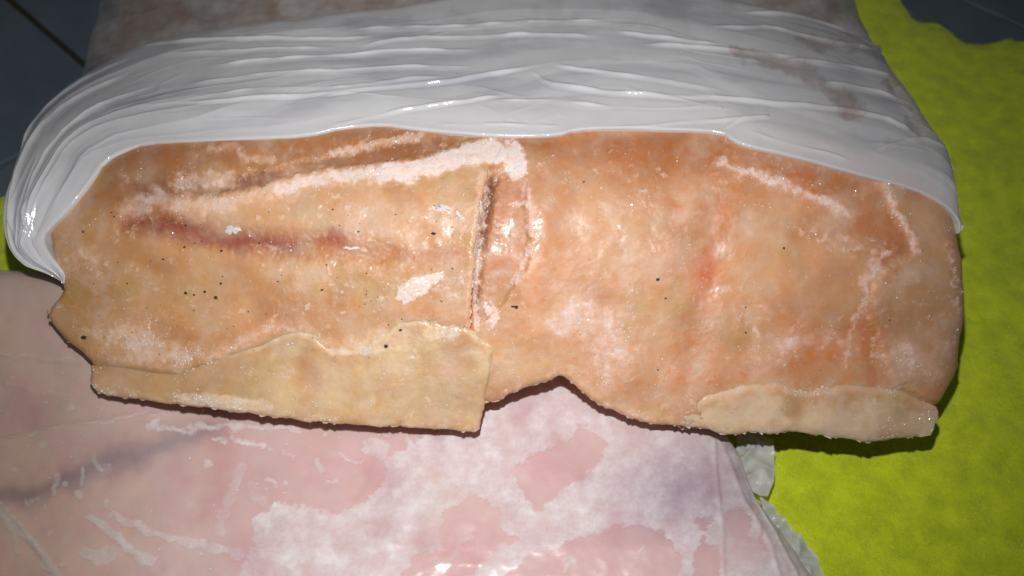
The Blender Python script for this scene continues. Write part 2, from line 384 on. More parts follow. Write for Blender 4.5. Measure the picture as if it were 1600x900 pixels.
STR = [([(-40, 700), (0, 689), (94, 669), (216, 650), (263, 647)], 3.5, .75), ([(233, 672), (250, 660)], 7, .8), ([(245, 668), (294, 672), (337, 667), (405, 668), (470, 672)], 6, .75),
       ([(331, 684), (354, 690)], 4, .8), ([(366, 687), (412, 697)], 6, .85), ([(-10, 770), (4, 800), (20, 830), (29, 864)], 5, .7), ([(4, 795), (40, 836), (74, 880), (112, 930)], 9, .8),
       ([(145, 812), (175, 832), (209, 863), (238, 880)], 9, .75), ([(175, 805), (216, 825), (270, 842), (321, 852), (380, 868)], 8, .7), ([(130, 866), (165, 874), (172, 864)], 13, .7),
       ([(376, 731), (354, 785), (341, 829)], 11, .55), ([(393, 755), (415, 798), (430, 842)], 10, .5), ([(294, 785), (310, 805), (268, 819)], 8, .4), ([(150, 712), (160, 735)], 7, .7), ([(163, 732), (172, 735)], 4, .7),
       ([(132, 738), (128, 758)], 6, .75), ([(92, 745), (84, 776)], 6, .75), ([(42, 786), (62, 782)], 4, .75), ([(75, 795), (74, 802)], 4, .75), ([(81, 832), (80, 840)], 5, .75), ([(55, 605), (62, 622)], 8, .5),
       ([(10, 600), (60, 608), (120, 626)], 3, .6), ([(-30, 548), (40, 556), (90, 562), (126, 566)], 3, .8), ([(40, 668), (70, 672)], 7, .4), ([(30, 640), (80, 668)], 3, .5), ([(150, 650), (152, 640), (162, 638)], 5, .7),
       ([(112, 638), (116, 640)], 6, .7), ([(126, 676), (136, 682)], 5, .6), ([(320, 722), (323, 726)], 7, .7), ([(420, 752), (434, 756)], 6, .75), ([(440, 706), (460, 712)], 6, .7), ([(498, 722), (506, 730)], 8, .7), ([(512, 755), (522, 748)], 5, .7),
       ([(575, 697), (590, 700), (596, 708)], 15, .8), ([(530, 716), (566, 724)], 5, .7), ([(560, 750), (590, 748), (640, 730)], 6, .4), ([(720, 846), (734, 842)], 7, .7), ([(716, 858), (690, 892)], 5, .6), ([(880, 876), (896, 876), (884, 890)], 6, .75), ([(1010, 850), (990, 885)], 5, .5), ([(940, 850), (936, 890)], 4, .5), ([(1130, 780), (1128, 960)], 5, .7), ([(866, 862), (858, 900)], 3, .5), ([(0, 540), (60, 470), (120, 440)], 16, .3)]
for i, (p, w, a) in enumerate(STR):
    white = np.maximum(white, a * .95 * stroke(X, Y, p, w * .9, 4.5, 7, 34, 120 + i))
dots = np.zeros(X.shape)
white *= np.clip(.9 + .55 * fbm(X, Y, 26, 5, 480, .7), .35, 1.15)
for i in range(70):
    cx, cy = rng.uniform(-20, 560), rng.uniform(560, 900); r = rng.uniform(1.5, 5) * (0.6 + .4 * (i % 7 == 0) * 2)
    dots = np.maximum(dots, spot(X, Y, cx, cy, r * rng.uniform(.8, 1.6), r, rng.uniform(-1, 1)))
white = np.maximum(white, .65 * sst(.3, .6, dots))
haze_ = 0.17 + 0.12 * fbm(X, Y, 90, 4, 77) + .10 * sst(330, 60, X) * sst(800, 500, Y)
op = np.clip(np.maximum(white * 1.0, haze_ + .14), 0.1, .97)
C = np.empty(X.shape + (3,)); C[:] = (.88, .845, .875)
C = mixc(C, lin(222, 198, 208), sst(0, .5, fbm(X, Y, 110, 4, 33)) * .6); C = mixc(C, lin(190, 172, 188), spot(X, Y, 1075, 760, 90, 70) * .8)
C = mixc(C, lin(205, 198, 190), sst(300, 60, X))
fold = np.zeros(X.shape)
for p, a, w in (([(-60, 705), (0, 689), (94, 669), (216, 650), (300, 645)], .9, 5), ([(0, 778), (40, 830), (90, 900), (120, 960)], 1.0, 6), ([(-30, 548), (60, 560), (150, 570)], .7, 4), ([(60, 770), (145, 812), (209, 863), (250, 900)], .7, 7), ([(175, 800), (270, 842), (390, 872)], .6, 7), ([(10, 600), (120, 626), (200, 650)], .5, 4),
                ([(1115, 690), (1118, 760), (1128, 830), (1130, 960)], .8, 4), ([(1160, 690), (1172, 750), (1200, 810), (1240, 890), (1260, 960)], 1.0, 4), ([(1130, 700), (1160, 780), (1200, 850), (1225, 940)], .8, 5), ([(640, 900), (690, 880), (750, 880)], .4, 6)):
    fold += a * np.exp(-(pdist(X, Y, p) / w) ** 2)
h = low_h(X, Y) + 0.35 + fold * .7 + .10 * white + .08 * fbm(X, Y, 30, 3, 52) + 0.5 * ridge(X * .5 + Y * .1, Y, 120, 2, 55) * sst(1000, 1200, X)
dE = pdist(X, Y, E[3][::12]); dT = pdist(X, Y, E[1][::12]); dd = np.minimum(dE, dT)
film = sheet('plastic_film', X, Y, H_low, (h + edge(dd, 45, 8)) * MM, M_FILM, pk, {'Col': C, 'op': op}, base=lambda x, y: np.full(x.shape, 0.008), cap=False)
# loose corners of film sticking out at its right side
def film_flap(bot, top, left, right, seed, lift):
    X, Y, E = coons(bot, top, left, right, 60, 50, (1.2, 1.2, 1.2, 1.2))
    Hf = lambda x, y: np.full(np.shape(x), lift)
    h = 2.8 * (ridge(X * .9 + Y * .4, Y * .6, 34, 1, seed) - .4) + 0.8 * ridge(X * .5 - Y * .7, Y, 22, 1, seed + 3)
    return sheet('film_corner', X, Y, Hf, h * MM, M_FILM, pk, {'Col': np.full(X.shape + (3,), .62) * np.array([.98, 1, 1.02]), 'op': np.clip(.78 + .25 * fbm(X, Y, 24, 3, seed), 0, .95)})
film_flap([(1150, 745), (1172, 765), (1198, 778)], [(1150, 668), (1180, 672), (1206, 690)], [(1150, 745), (1150, 668)], [(1198, 778), (1211, 748), (1210, 715), (1206, 690)], 7, 0.030)
film_flap([(1225, 940), (1270, 955), (1300, 950)], [(1185, 775), (1200, 785), (1206, 790)], [(1225, 940), (1200, 840), (1185, 775)], [(1300, 950), (1286, 905), (1276, 868), (1254, 840), (1236, 824), (1206, 790)], 9, 0.022)

# ------------------------------------------------------------------ opened frozen block
fb = empty('frozen_fish_block', (0.0, 0.06, 0.064), 'block of frozen orange-tan fish fillets with frost, half out of a white bag', 'frozen fish')
base_z = lambda x, y: 0.064 - 0.052 * np.clip((y - 0.125) / 0.02, 0, 1) * 1.0
# inside mass of the block, running back under the bag
X, Y, E = coons([(180, 600), (420, 628), (700, 640), (800, 600), (870, 560), (960, 610), (1100, 640), (1280, 650), (1420, 640)],
                [(190, -150), (500, -190), (800, -200), (1100, -190), (1285, -150)],
                [(180, 600), (120, 500), (110, 380), (115, 240), (150, 60), (190, -150)], [(1420, 640), (1475, 500), (1470, 360), (1430, 220), (1350, 60), (1285, -150)], 300, 260)
C = np.empty(X.shape + (3,)); C[:] = lin(196, 120, 74); n = fbm(X, Y, 90, 4, 3)
C = mixc(C, lin(150, 116, 96), sst(160, 60, Y) * .8); C = mixc(C, lin(96, 62, 44), sst(.05, .4, n) * sst(180, 90, Y)); C = mixc(C, lin(206, 188, 176), sst(.1, .4, fbm(X, Y, 60, 4, 12)) * sst(160, 80, Y))
C = mixc(C, lin(140, 70, 42), spot(X, Y, 785, 380, 50, 160))
h = -6.5 + 5.0 * sst(190, 90, Y) + 2.0 * fbm(X, Y, 120, 4, 5) + .5 * fbm(X, Y, 20, 3, 6)
dd = np.minimum.reduce([pdist(X, Y, e[::6]) for e in E]); h += edge(dd, 60, 14)
sheet('fillet_stack', X, Y, H_block, h * MM, M_CORE, fb, {'Col': C, 'frost': np.zeros(X.shape)}, base=base_z)

def flesh_noise(X, Y, seed):
    return 1.0 * fbm(X, Y, 190, 3, seed) + .45 * fbm(X, Y, 60, 4, seed + 3) + .11 * fbm(X, Y, 18, 3, seed + 5) + .02 * fbm(X, Y, 5, 2, seed + 8)
def scatter_frost(X, Y, seed, s=26, lo=.22, hi=.42):
    return sst(lo, hi, fbm(X, Y, s, 5, seed, .62)) * sst(-.1, .25, fbm(X, Y, 150, 3, seed + 2))
def flesh_detail(C, X, Y, seed):
    v = 1 + .07 * fbm(X, Y, 45, 4, seed, .6) + .16 * fbm(X, Y, 130, 3, seed + 4)
    C = C * v[..., None]
    soft = sst(-.15, .35, fbm(X, Y, 170, 2, seed + 30))
    C = mixc(C, lin(228, 190, 158), sst(.02, .5, fbm(X, Y, 95, 5, seed + 6, .6)) * .6)             # milky bands
    C = mixc(C, lin(190, 122, 70), sst(.08, .5, fbm(X, Y, 110, 3, seed + 9, .5)) * .5)             # clearer, deeper flesh
    C = mixc(C, lin(200, 164, 104), sst(.1, .5, fbm(X, Y, 110, 4, seed + 12, .6)) * .45)
    C = mixc(C, lin(230, 196, 170), sst(.94, 1.0, ridge(*jag(X, Y, 40, 8, seed + 15), 95, 1, seed + 16)) * .25 * soft)
    C = mixc(C, lin(230, 200, 178), sst(.22, .5, fbm(X, Y, 11, 4, seed + 20, .65)) * .4 * soft)
    m = C.mean(-1, keepdims=True)
    hz = sst(-.15, .55, fbm(X, Y, 75, 6, seed + 33, .66))
    C = mixc(C, lin(226, 194, 172), hz * .42)                                                        # thin veil of rime
    m = C.mean(-1, keepdims=True)
    return (m + (C - m) * .88) * np.array([.745, .745, .735])
FROST = lin(222, 208, 206); FROSTP = lin(222, 184, 168)

# right fillet
X, Y, E = coons([(742, 560), (748, 628), (764, 634), (800, 616), (830, 602), (856, 600), (878, 587), (900, 606), (935, 632), (970, 650), (1010, 662), (1060, 668), (1090, 662), (1200, 664), (1300, 666), (1440, 660)],
                [(742, 135), (900, 128), (1100, 132), (1300, 160), (1440, 205)],
                [(742, 560), (738, 440), (740, 300), (742, 135)],
                [(1440, 660), (1474, 642), (1490, 612), (1506, 592), (1512, 545), (1520, 488), (1518, 430), (1511, 380), (1500, 320), (1440, 205)], 560, 380, (3.5, 0, 0, 2.5))
C = np.empty(X.shape + (3,)); C[:] = lin(220, 158, 108)
C = mixc(C, lin(216, 138, 80), sst(-.1, .4, fbm(X, Y, 150, 4, 61)) * .8); C = mixc(C, lin(230, 176, 126), sst(0, .4, fbm(X, Y, 110, 4, 65)) * .8)
C = mixc(C, lin(196, 118, 62), np.clip(sst(340, 215, Y) * .85, 0, 1)); C = mixc(C, lin(222, 150, 92), sst(.1, .4, fbm(X, Y, 40, 4, 67)) * .4)
C = mixc(C, lin(196, 116, 62), blob(X, Y, [(1180, 240), (1420, 300), (1440, 380), (1400, 420), (1330, 350), (1240, 300)], 20, 12, 40, 7) * .75)
C = mixc(C, lin(206, 160, 118), blob(X, Y, [(1370, 285), (1500, 340), (1525, 600), (1400, 600), (1365, 480), (1400, 420), (1430, 390)], 8, 12, 40, 8) * .75)
Xj, Yj = jag(X, Y, 50, 8, 31)
C = mixc(C, lin(214, 112, 62), np.exp(-(pdist(Xj, Yj, [(1120, 280), (1112, 350), (1102, 430), (1092, 500), (1070, 590)]) / 26) ** 2) * .42)
C = mixc(C, lin(204, 84, 44), spot(Xj, Yj, 1106, 412, 12, 30, .12) * .55); C = mixc(C, lin(204, 92, 50), spot(Xj, Yj, 1096, 460, 10, 46, .15) * .35)
C = mixc(C, lin(216, 132, 74), blob(X, Y, [(1040, 590), (1180, 570), (1330, 500), (1380, 520), (1400, 600), (1300, 605), (1190, 598), (1060, 640)], 14, 12, 40, 9) * .7)
C = mixc(C, lin(210, 100, 56), stroke(X, Y, [(1345, 490), (1352, 540), (1362, 600)], 7, 6, 5, 20, 3) * .7); C = mixc(C, lin(200, 100, 50), spot(X, Y, 1385, 400, 22, 8, -.6) * .8)
C = mixc(C, lin(222, 176, 124), spot(X, Y, 800, 575, 60, 50) * .85); C = mixc(C, lin(220, 172, 122), spot(X, Y, 960, 640, 80, 24, .35) * .6); C = mixc(C, lin(222, 176, 128), sst(40, 0, pdist(X, Y, [(1050, 650), (1190, 600), (1330, 598), (1465, 636)]) + 30 * fbm(X, Y, 40, 3, 88)) * .35)
groove = blob(X, Y, [(762, 272), (790, 262), (822, 282), (820, 320), (826, 356), (822, 420), (806, 440), (790, 470), (762, 500), (736, 500), (738, 440), (746, 380), (752, 330)], 4, 5, 20, 4)
C = mixc(C, lin(196, 118, 68), groove * .5); C = mixc(C, lin(100, 40, 26), groove * np.exp(-(pdist(X, Y, [(768, 280), (758, 350), (744, 430), (738, 480)]) / 9) ** 2) * .8)
fr = np.zeros(X.shape)
fr = np.maximum(fr, .95 * stroke(X, Y, [(730, 236), (770, 238), (800, 240), (806, 262)], 17, 7, 7, 14, 11))
fr = np.maximum(fr, .6 * stroke(X, Y, [(756, 268), (752, 330), (742, 400), (738, 480), (745, 510)], 8, 3, 7, 12, 12))
fr = np.maximum(fr, .55 * stroke(X, Y, [(820, 285), (830, 320), (826, 360), (838, 372), (826, 390), (812, 430), (802, 440)], 5, 3, 6, 14, 13))
fr = np.maximum(fr, .6 * stroke(X, Y, [(800, 318), (820, 316), (830, 330)], 4, 3, 5, 12, 14)); fr = np.maximum(fr, .75 * stroke(X, Y, [(762, 482), (774, 490), (770, 505)], 8, 3, 7, 10, 15))
fr = np.maximum(fr, .66 * stroke(X, Y, [(1128, 256), (1180, 274), (1230, 290), (1280, 312), (1325, 334)], 8, 8, 9, 22, 16))
fr = np.maximum(fr, .62 * stroke(X, Y, [(1382, 290), (1398, 330), (1420, 365), (1430, 395)], 4.5, 4.5, 6, 14, 17))
fr = np.maximum(fr, .6 * stroke(X, Y, [(1385, 392), (1362, 420), (1350, 440), (1352, 460)], 7, 6, 9, 18, 18)); fr = np.maximum(fr, .5 * stroke(X, Y, [(1350, 470), (1338, 500), (1330, 515), (1320, 570)], 4, 3, 7, 14, 19))
fr = np.maximum(fr, .5 * stroke(X, Y, [(1260, 360), (1300, 380), (1340, 390), (1385, 392)], 13, 10, 12, 16, 20) * sst(-.05, .25, fbm(X, Y, 14, 3, 30)))
fr = np.maximum(fr, .6 * stroke(X, Y, [(1478, 385), (1490, 430), (1500, 480)], 8, 7, 8, 20, 24) * sst(-.2, .2, fbm(X, Y, 12, 3, 33)))
big = np.clip(spot(X, Y, 930, 490, 70, 45, .3) + spot(X, Y, 880, 510, 40, 22) + spot(X, Y, 950, 570, 60, 40, -.6) + .9 * spot(X, Y, 1230, 540, 70, 26, -.3) + .8 * spot(X, Y, 1420, 560, 60, 40) + .7 * spot(X, Y, 1060, 590, 30, 30) + .5 * spot(X, Y, 1200, 580, 30, 14), 0, 1)
fr = np.maximum(fr, .62 * sst(.05, 1.0, big * .75 + 1.0 * fbm(X, Y, 40, 6, 44, .72)) * sst(.02, .22, big))
fr = np.maximum(fr, .5 * scatter_frost(X, Y, 50)); fr = np.maximum(fr, .35 * scatter_frost(X, Y, 57, 12, .2, .4))
fr = np.maximum(fr, .5 * sst(26, 4, pdist(X, Y, E[0][::4])) * sst(-.1, .3, fbm(X, Y, 20, 4, 58)))
fr = np.clip(fr * (0.9 + .42 * fbm(X, Y, 16, 4, 525, .7)), 0, 1); C = flesh_detail(C, X, Y, 500); C = mixc(C, FROSTP, fr * .85); C = mixc(C, FROST, sst(.33, .92, fr) * .9)
h = flesh_noise(X, Y, 70) - 1.3 * groove - 2.6 * np.exp(-(pdist(*jag(X, Y, 14, 4, 86), [(772, 276), (760, 330), (748, 400), (740, 470)]) / 7) ** 2) * sst(262, 280, Y) * sst(510, 480, Y) + fr * (.25 + .35 * fbm(X, Y, 9, 2, 80)) + 1.4 * np.exp(-(pdist(X, Y, [(835, 250), (845, 330), (835, 420), (830, 520)]) / 30) ** 2)
h += -1.2 * np.exp(-(pdist(Xj, Yj, [(1118, 300), (1100, 430), (1080, 560)]) / 26) ** 2) + .9 * spot(X, Y, 795, 585, 50, 50) + 1.2 * sst(6, -6, sdf(Xj, Yj, [(1365, 280), (1430, 390), (1370, 430), (1355, 500), (1400, 600), (1600, 700), (1600, 200)]) * -1)
dB = pdist(X, Y, E[0][::12]); dR = pdist(X, Y, E[3][::12])
h += edge(dB, 9, 2.5) + edge(dR, 42, 8)
sheet('fillet', X, Y, H_block, h * MM, M_MEAT, fb, {'Col': C, 'frost': fr}, [(0.003, 0.0006), (0.009, 0.006), (0.013, 0.02)])

# left fillet
X, Y, E = coons([(140, 596), (300, 618), (500, 630), (735, 600)], [(120, 130), (400, 128), (600, 130), (800, 140)],
                [(140, 596), (137, 562), (104, 536), (80, 512), (68, 492), (82, 468), (98, 452), (84, 420), (76, 380), (70, 330), (90, 200), (120, 130)],
                [(735, 600), (738, 520), (737, 470), (741, 410), (748, 340), (756, 292), (766, 262), (782, 238), (794, 210), (800, 140)], 520, 380, (0, 0, 3.0, 4.0))
C = np.empty(X.shape + (3,)); C[:] = lin(220, 162, 106)
C = mixc(C, lin(206, 146, 88), sst(-.1, .4, fbm(X, Y, 130, 4, 161)) * .8); C = mixc(C, lin(226, 174, 124), sst(0, .4, fbm(X, Y, 90, 4, 165)) * .8); C = mixc(C, lin(198, 160, 84), sst(.1, .5, fbm(X, Y, 100, 3, 168)) * .6)
C = mixc(C, lin(190, 118, 62), sst(275, 225, Y - .06 * (700 - X)) * .8)
C = mixc(C, lin(190, 140, 80), sst(230, 110, X) * .6)
Xj, Yj = jag(X, Y, 50, 8, 131)
C = mixc(C, lin(158, 64, 44), np.exp(-(pdist(Xj, Yj, [(205, 345), (260, 352), (330, 368), (400, 380), (470, 386)]) / 18) ** 2) * .9)
C = mixc(C, lin(176, 70, 44), spot(Xj, Yj, 515, 374, 46, 17, -.1) * .95); C = mixc(C, lin(204, 118, 66), np.exp(-(pdist(Xj, Yj, [(480, 392), (600, 398), (720, 395)]) / 14) ** 2) * .6)
C = mixc(C, lin(142, 76, 54), spot(Xj, Yj, 240, 308, 60, 32) * .95); C = mixc(C, lin(136, 76, 50), np.exp(-(pdist(Xj, Yj, [(290, 290), (380, 290), (430, 278)]) / 14) ** 2) * .9); C = mixc(C, lin(226, 178, 142), spot(Xj, Yj, 580, 345, 70, 30) * .6)
C = mixc(C, lin(224, 150, 96), np.exp(-(pdist(Xj, Yj, [(340, 548), (420, 505), (520, 500), (640, 485), (720, 510)]) / 20) ** 2) * .6)
slot = blob(X, Y, [(380, 276), (440, 262), (520, 240), (600, 228), (700, 212), (740, 214), (690, 240), (560, 256), (470, 268), (410, 290), (320, 306), (300, 300)], 5, 5, 20, 104)
C = mixc(C, lin(160, 98, 62), slot * .6)
fr = np.zeros(X.shape)
fr = np.maximum(fr, stroke(X, Y, [(812, 232), (770, 238), (720, 246), (680, 258), (640, 268), (600, 272)], 17, 8, 8, 26, 111)); fr = np.maximum(fr, .82 * stroke(X, Y, [(620, 270), (560, 274), (500, 280), (440, 296)], 12, 9, 9, 22, 119))
fr = np.maximum(fr, .58 * stroke(X, Y, [(500, 276), (450, 292), (400, 304), (350, 320), (300, 322), (240, 312), (200, 330)], 15, 11, 12, 26, 112))
fr = np.maximum(fr, .55 * stroke(X, Y, [(280, 288), (320, 282), (360, 280)], 13, 8, 9, 14, 113)); fr = np.maximum(fr, .6 * stroke(X, Y, [(660, 212), (620, 220), (560, 232), (520, 240)], 6, 4, 6, 14, 114))
fr = np.maximum(fr, .5 * stroke(X, Y, [(752, 270), (746, 350), (738, 430), (736, 520)], 6, 4, 5, 12, 115)); fr = np.maximum(fr, .5 * stroke(X, Y, [(330, 236), (370, 232), (385, 250), (425, 250)], 6, 4, 5, 12, 116))
fr = np.maximum(fr, .55 * stroke(X, Y, [(330, 560), (380, 536), (430, 508), (460, 512), (520, 545), (560, 540), (600, 520)], 9, 9, 10, 18, 117))
fr = np.maximum(fr, .9 * blob(X, Y, [(617, 468), (628, 444), (642, 434), (664, 430), (692, 426), (694, 434), (682, 440), (668, 456), (648, 468), (630, 474)], 3, 4, 14, 118)); fr = np.maximum(fr, .8 * stroke(X, Y, [(680, 325), (700, 327)], 5, 2.5, 3, 10, 121)); fr = np.maximum(fr, .8 * stroke(X, Y, [(714, 335), (722, 341)], 4, 2.5, 3, 10, 122))
bl = spot(X, Y, 200, 520, 80, 40) + spot(X, Y, 260, 560, 80, 26) + .8 * spot(X, Y, 130, 400, 40, 40) + .7 * spot(X, Y, 640, 500, 80, 16)
fr = np.maximum(fr, .6 * sst(.25, 1.1, bl * .9 + .9 * fbm(X, Y, 30, 6, 144, .78)) * sst(.03, .25, bl))
fr = np.maximum(fr, .5 * scatter_frost(X, Y, 150, 22)); fr = np.maximum(fr, .4 * scatter_frost(X, Y, 157, 11, .2, .4))
for i in range(60):
    cx, cy = rng.uniform(90, 720), rng.uniform(250, 520); r = rng.uniform(1.5, 5)
    fr = np.maximum(fr, .5 * sst(.35, .7, spot(*jag(X, Y, 8, 3, i), cx, cy, r * rng.uniform(.8, 1.8), r)))
fr = np.clip(fr * (0.9 + .42 * fbm(X, Y, 16, 4, 555, .7)), 0, 1); C = flesh_detail(C, X, Y, 530); C = mixc(C, lin(222, 184, 158), fr * .8); C = mixc(C, FROST, sst(.33, .95, fr) * .82)
h = .7 + flesh_noise(X, Y, 170) - 1.1 * slot + fr * (.25 + .35 * fbm(X, Y, 9, 2, 180)) + .7 * sst(252, 220, Y + .14 * (X - 440)) - 1.2 * sst(225, 190, Y)
h -= 1.5 * np.exp(-(pdist(Xj, Yj, [(205, 345), (330, 368), (470, 386), (600, 398)]) / 20) ** 2) + 1.0 * sst(.2, .9, spot(X, Y, 640, 520, 130, 30))
FLAP_TOP = [(100, 540), (150, 560), (210, 570), (275, 577), (330, 560), (400, 538), (440, 522), (475, 514), (520, 548), (560, 544), (596, 528), (620, 508), (648, 500), (690, 504), (730, 512), (762, 530), (800, 545), (800, 760), (100, 760)]
h -= 3.2 * sst(-2, 26, sdf(X, Y, FLAP_TOP))
dL = pdist(X, Y, E[2][::12]); dR = pdist(X, Y, E[3][::12]); h += edge(dL, 14, 3.5) + edge(dR, 8, 1.5)
sheet('fillet', X, Y, H_block, h * MM, M_MEAT, fb, {'Col': C, 'frost': fr}, [(0.002, 0.0003), (0.006, 0.003), (0.010, 0.012)])

# thin flap of a fillet folded over the lower left
X, Y, E = coons([(134, 586), (138, 602), (160, 619), (230, 626), (320, 637), (440, 655), (520, 662), (600, 666), (680, 671), (738, 675), (750, 670)],
                [(150, 560), (210, 570), (275, 577), (330, 560), (400, 538), (440, 522), (475, 514), (520, 548), (560, 544), (596, 528), (620, 508), (648, 500), (690, 504), (730, 512), (762, 530), (771, 545)],
                [(134, 586), (134, 572), (150, 560)], [(750, 670), (754, 645), (760, 615), (768, 575), (771, 545)], 480, 120, (3.5, 5.0, 2, 2.0))
C = np.empty(X.shape + (3,)); C[:] = lin(232, 196, 148)
C = mixc(C, lin(214, 176, 112), sst(-.05, .35, fbm(X, Y, 90, 4, 261)) * .8); C = mixc(C, lin(228, 170, 116), sst(.0, .4, fbm(X, Y, 70, 4, 263)) * .6); C = mixc(C, lin(224, 146, 90), spot(X, Y, 478, 600, 16, 36) * .5); C = mixc(C, lin(214, 164, 110), sst(460, 230, X + 60 * fbm(X, Y, 50, 3, 265)) * .7); C = mixc(C, lin(214, 166, 112), sst(-.1, .35, fbm(X, Y, 45, 5, 269, .7)) * .5)
fr = .5 * scatter_frost(X, Y, 250, 22); fr = np.maximum(fr, .7 * sst(.4, .75, spot(X, Y, 690, 520, 40, 16) + 1.2 * spot(X, Y, 350, 628, 90, 14, .12) + spot(X, Y, 560, 545, 70, 12) + .5 * fbm(X, Y, 22, 4, 266)))
dB = pdist(X, Y, E[0][::12]); fr = np.maximum(fr, .6 * sst(16, 2, dB) * sst(-.2, .2, fbm(X, Y, 24, 3, 268))); dT0 = pdist(X, Y, E[1][::12]); fr = np.maximum(fr, .55 * sst(14, 0, dT0 + 10 * fbm(X, Y, 18, 4, 271)) * sst(300, 380, X)); C = mixc(C, lin(216, 166, 112), sst(36, 0, dT0 + 24 * fbm(X, Y, 40, 4, 272)) * .8)
fr = np.clip(fr * (0.9 + .42 * fbm(X, Y, 16, 4, 585, .7)), 0, 1); C = flesh_detail(C, X, Y, 560); C = mixc(C, lin(226, 200, 172), fr * .8); C = mixc(C, FROST, sst(.5, 1, fr) * .8)
dT = pdist(X, Y, E[1][::12]); dR = pdist(X, Y, E[3][::12]); dL = pdist(X, Y, E[2][::12])
h = 1.1 + 1.1 * flesh_noise(X, Y, 270) + .10 * fbm(X * .35 + Y * .3, Y - X * .18, 11, 3, 273) * sst(500, 640, X) + fr * .25 * (1 + fbm(X, Y, 9, 2, 276)) + .9 * spot(X, Y, 640, 585, 130, 40)
h += edge(dB, 12, 2.4) + edge(dT, 12, .9) - 1.8 * sst(480, 200, X) * sst(45, 0, dT) + edge(dR, 8, 1.8) + edge(dL, 20, 4)
sheet('fillet_flap', X, Y, H_block, h * MM, M_MEAT, fb, {'Col': C, 'frost': fr}, [(0.002, 0.0003), (0.005, 0.002), (0.008, 0.010)])

# pale flap along the lower right
X, Y, E = coons([(1040, 660), (1068, 668), (1100, 674), (1140, 682), (1172, 680), (1200, 679), (1250, 677), (1290, 684), (1345, 692), (1400, 688), (1430, 687), (1452, 680)],
                [(1052, 648), (1072, 636), (1100, 622), (1140, 606), (1190, 599), (1230, 604), (1262, 614), (1290, 606), (1330, 598), (1372, 602), (1410, 612), (1440, 624), (1462, 636)],
                [(1040, 660), (1044, 654), (1052, 648)], [(1452, 680), (1460, 668), (1466, 652), (1462, 636)], 300, 90, (4.0, 5.5, 0, 3))
C = np.empty(X.shape + (3,)); C[:] = lin(234, 202, 160)
C = mixc(C, lin(206, 160, 106), sst(.0, .4, fbm(X, Y, 60, 4, 361)) * .8); C = mixc(C, lin(228, 204, 172), sst(.0, .4, fbm(X, Y, 50, 4, 363)) * .7)
dB = pdist(X, Y, E[0][::12]); dT = pdist(X, Y, E[1][::12])
fr = np.maximum(.6 * scatter_frost(X, Y, 350, 20), .6 * sst(14, 2, dB) * sst(-.3, .2, fbm(X, Y, 20, 3, 368))); fr = np.maximum(fr, .3 * sst(14, 5, dT)); C = mixc(C, lin(218, 146, 92), sst(30, 0, dT + 24 * fbm(X, Y, 30, 4, 372)) * .8)
fr = np.clip(fr * (0.9 + .42 * fbm(X, Y, 16, 4, 615, .7)), 0, 1); C = flesh_detail(C, X, Y, 590); C = mixc(C, lin(228, 202, 178), fr * .8)
h = .7 + 1.3 * flesh_noise(X, Y, 370) + edge(dB, 18, 3.6) + edge(dT, 14, 1.0) - 0.6 * sst(1120, 1040, X) + .6 * spot(X, Y, 1180, 630, 60, 20) + .6 * spot(X, Y, 1370, 640, 60, 26) - .5 * spot(X, Y, 1262, 630, 20, 30)
sheet('fillet_flap', X, Y, H_block, h * MM, M_MEAT, fb, {'Col': C, 'frost': fr}, [(0.002, 0.0004), (0.006, 0.003), (0.010, 0.012)])

# ice flakes stuck to the flesh
def flake(poly, seed, lift=2.6, th=.9):
    lift -= .8; th *= .6
    n = 26; P = np.array(poly, float); c = P.mean(0)
    ring = resample(np.vstack([P, P[:1]]), n + 1)[:-1]; ring += rng.normal(0, 1.1, ring.shape)
    pts = np.vstack([[c], c + (ring - c) * .55, c + (ring - c) * .93, ring, ring])
    hh = np.concatenate([[th + .2], np.full(n, th) + rng.normal(0, .12, n), np.full(n, th * .8), np.full(n, .2), np.full(n, -2.0)]) + lift
    p = on_surface(pts[:, 0], pts[:, 1], H_block); nn = normal_of(H_block, p[:, 0], p[:, 1]); p = p + nn * hh[:, None] * MM
    F = [(0, 1 + i, 1 + (i + 1) % n) for i in range(n)]
    for k in range(3): F += [(1 + k * n + i, 1 + (k + 1) * n + i, 1 + (k + 1) * n + (i + 1) % n, 1 + k * n + (i + 1) % n) for i in range(n)]
    return mesh_obj('ice_flake', p, F, M_ICE, fb)
flake([(617, 468), (628, 444), (642, 434), (664, 430), (692, 426), (694, 434), (682, 440), (668, 456), (648, 468), (630, 474)], 1, 1.1, .5)
flake([(676, 321), (694, 321), (705, 326), (700, 331), (684, 329)], 2, 1.5, .4); flake([(711, 331), (718, 333), (725, 340), (722, 343), (714, 340)], 3, 1.5, .4)
flake([(351, 360), (358, 352), (366, 354), (377, 355), (376, 362), (366, 366), (356, 368)], 4, .6, .7); flake([(536, 388), (550, 384), (562, 388), (550, 392)], 5, .9, .5)
flake([(756, 484), (764, 478), (776, 486), (772, 502), (762, 504)], 6, -1.0, .8)

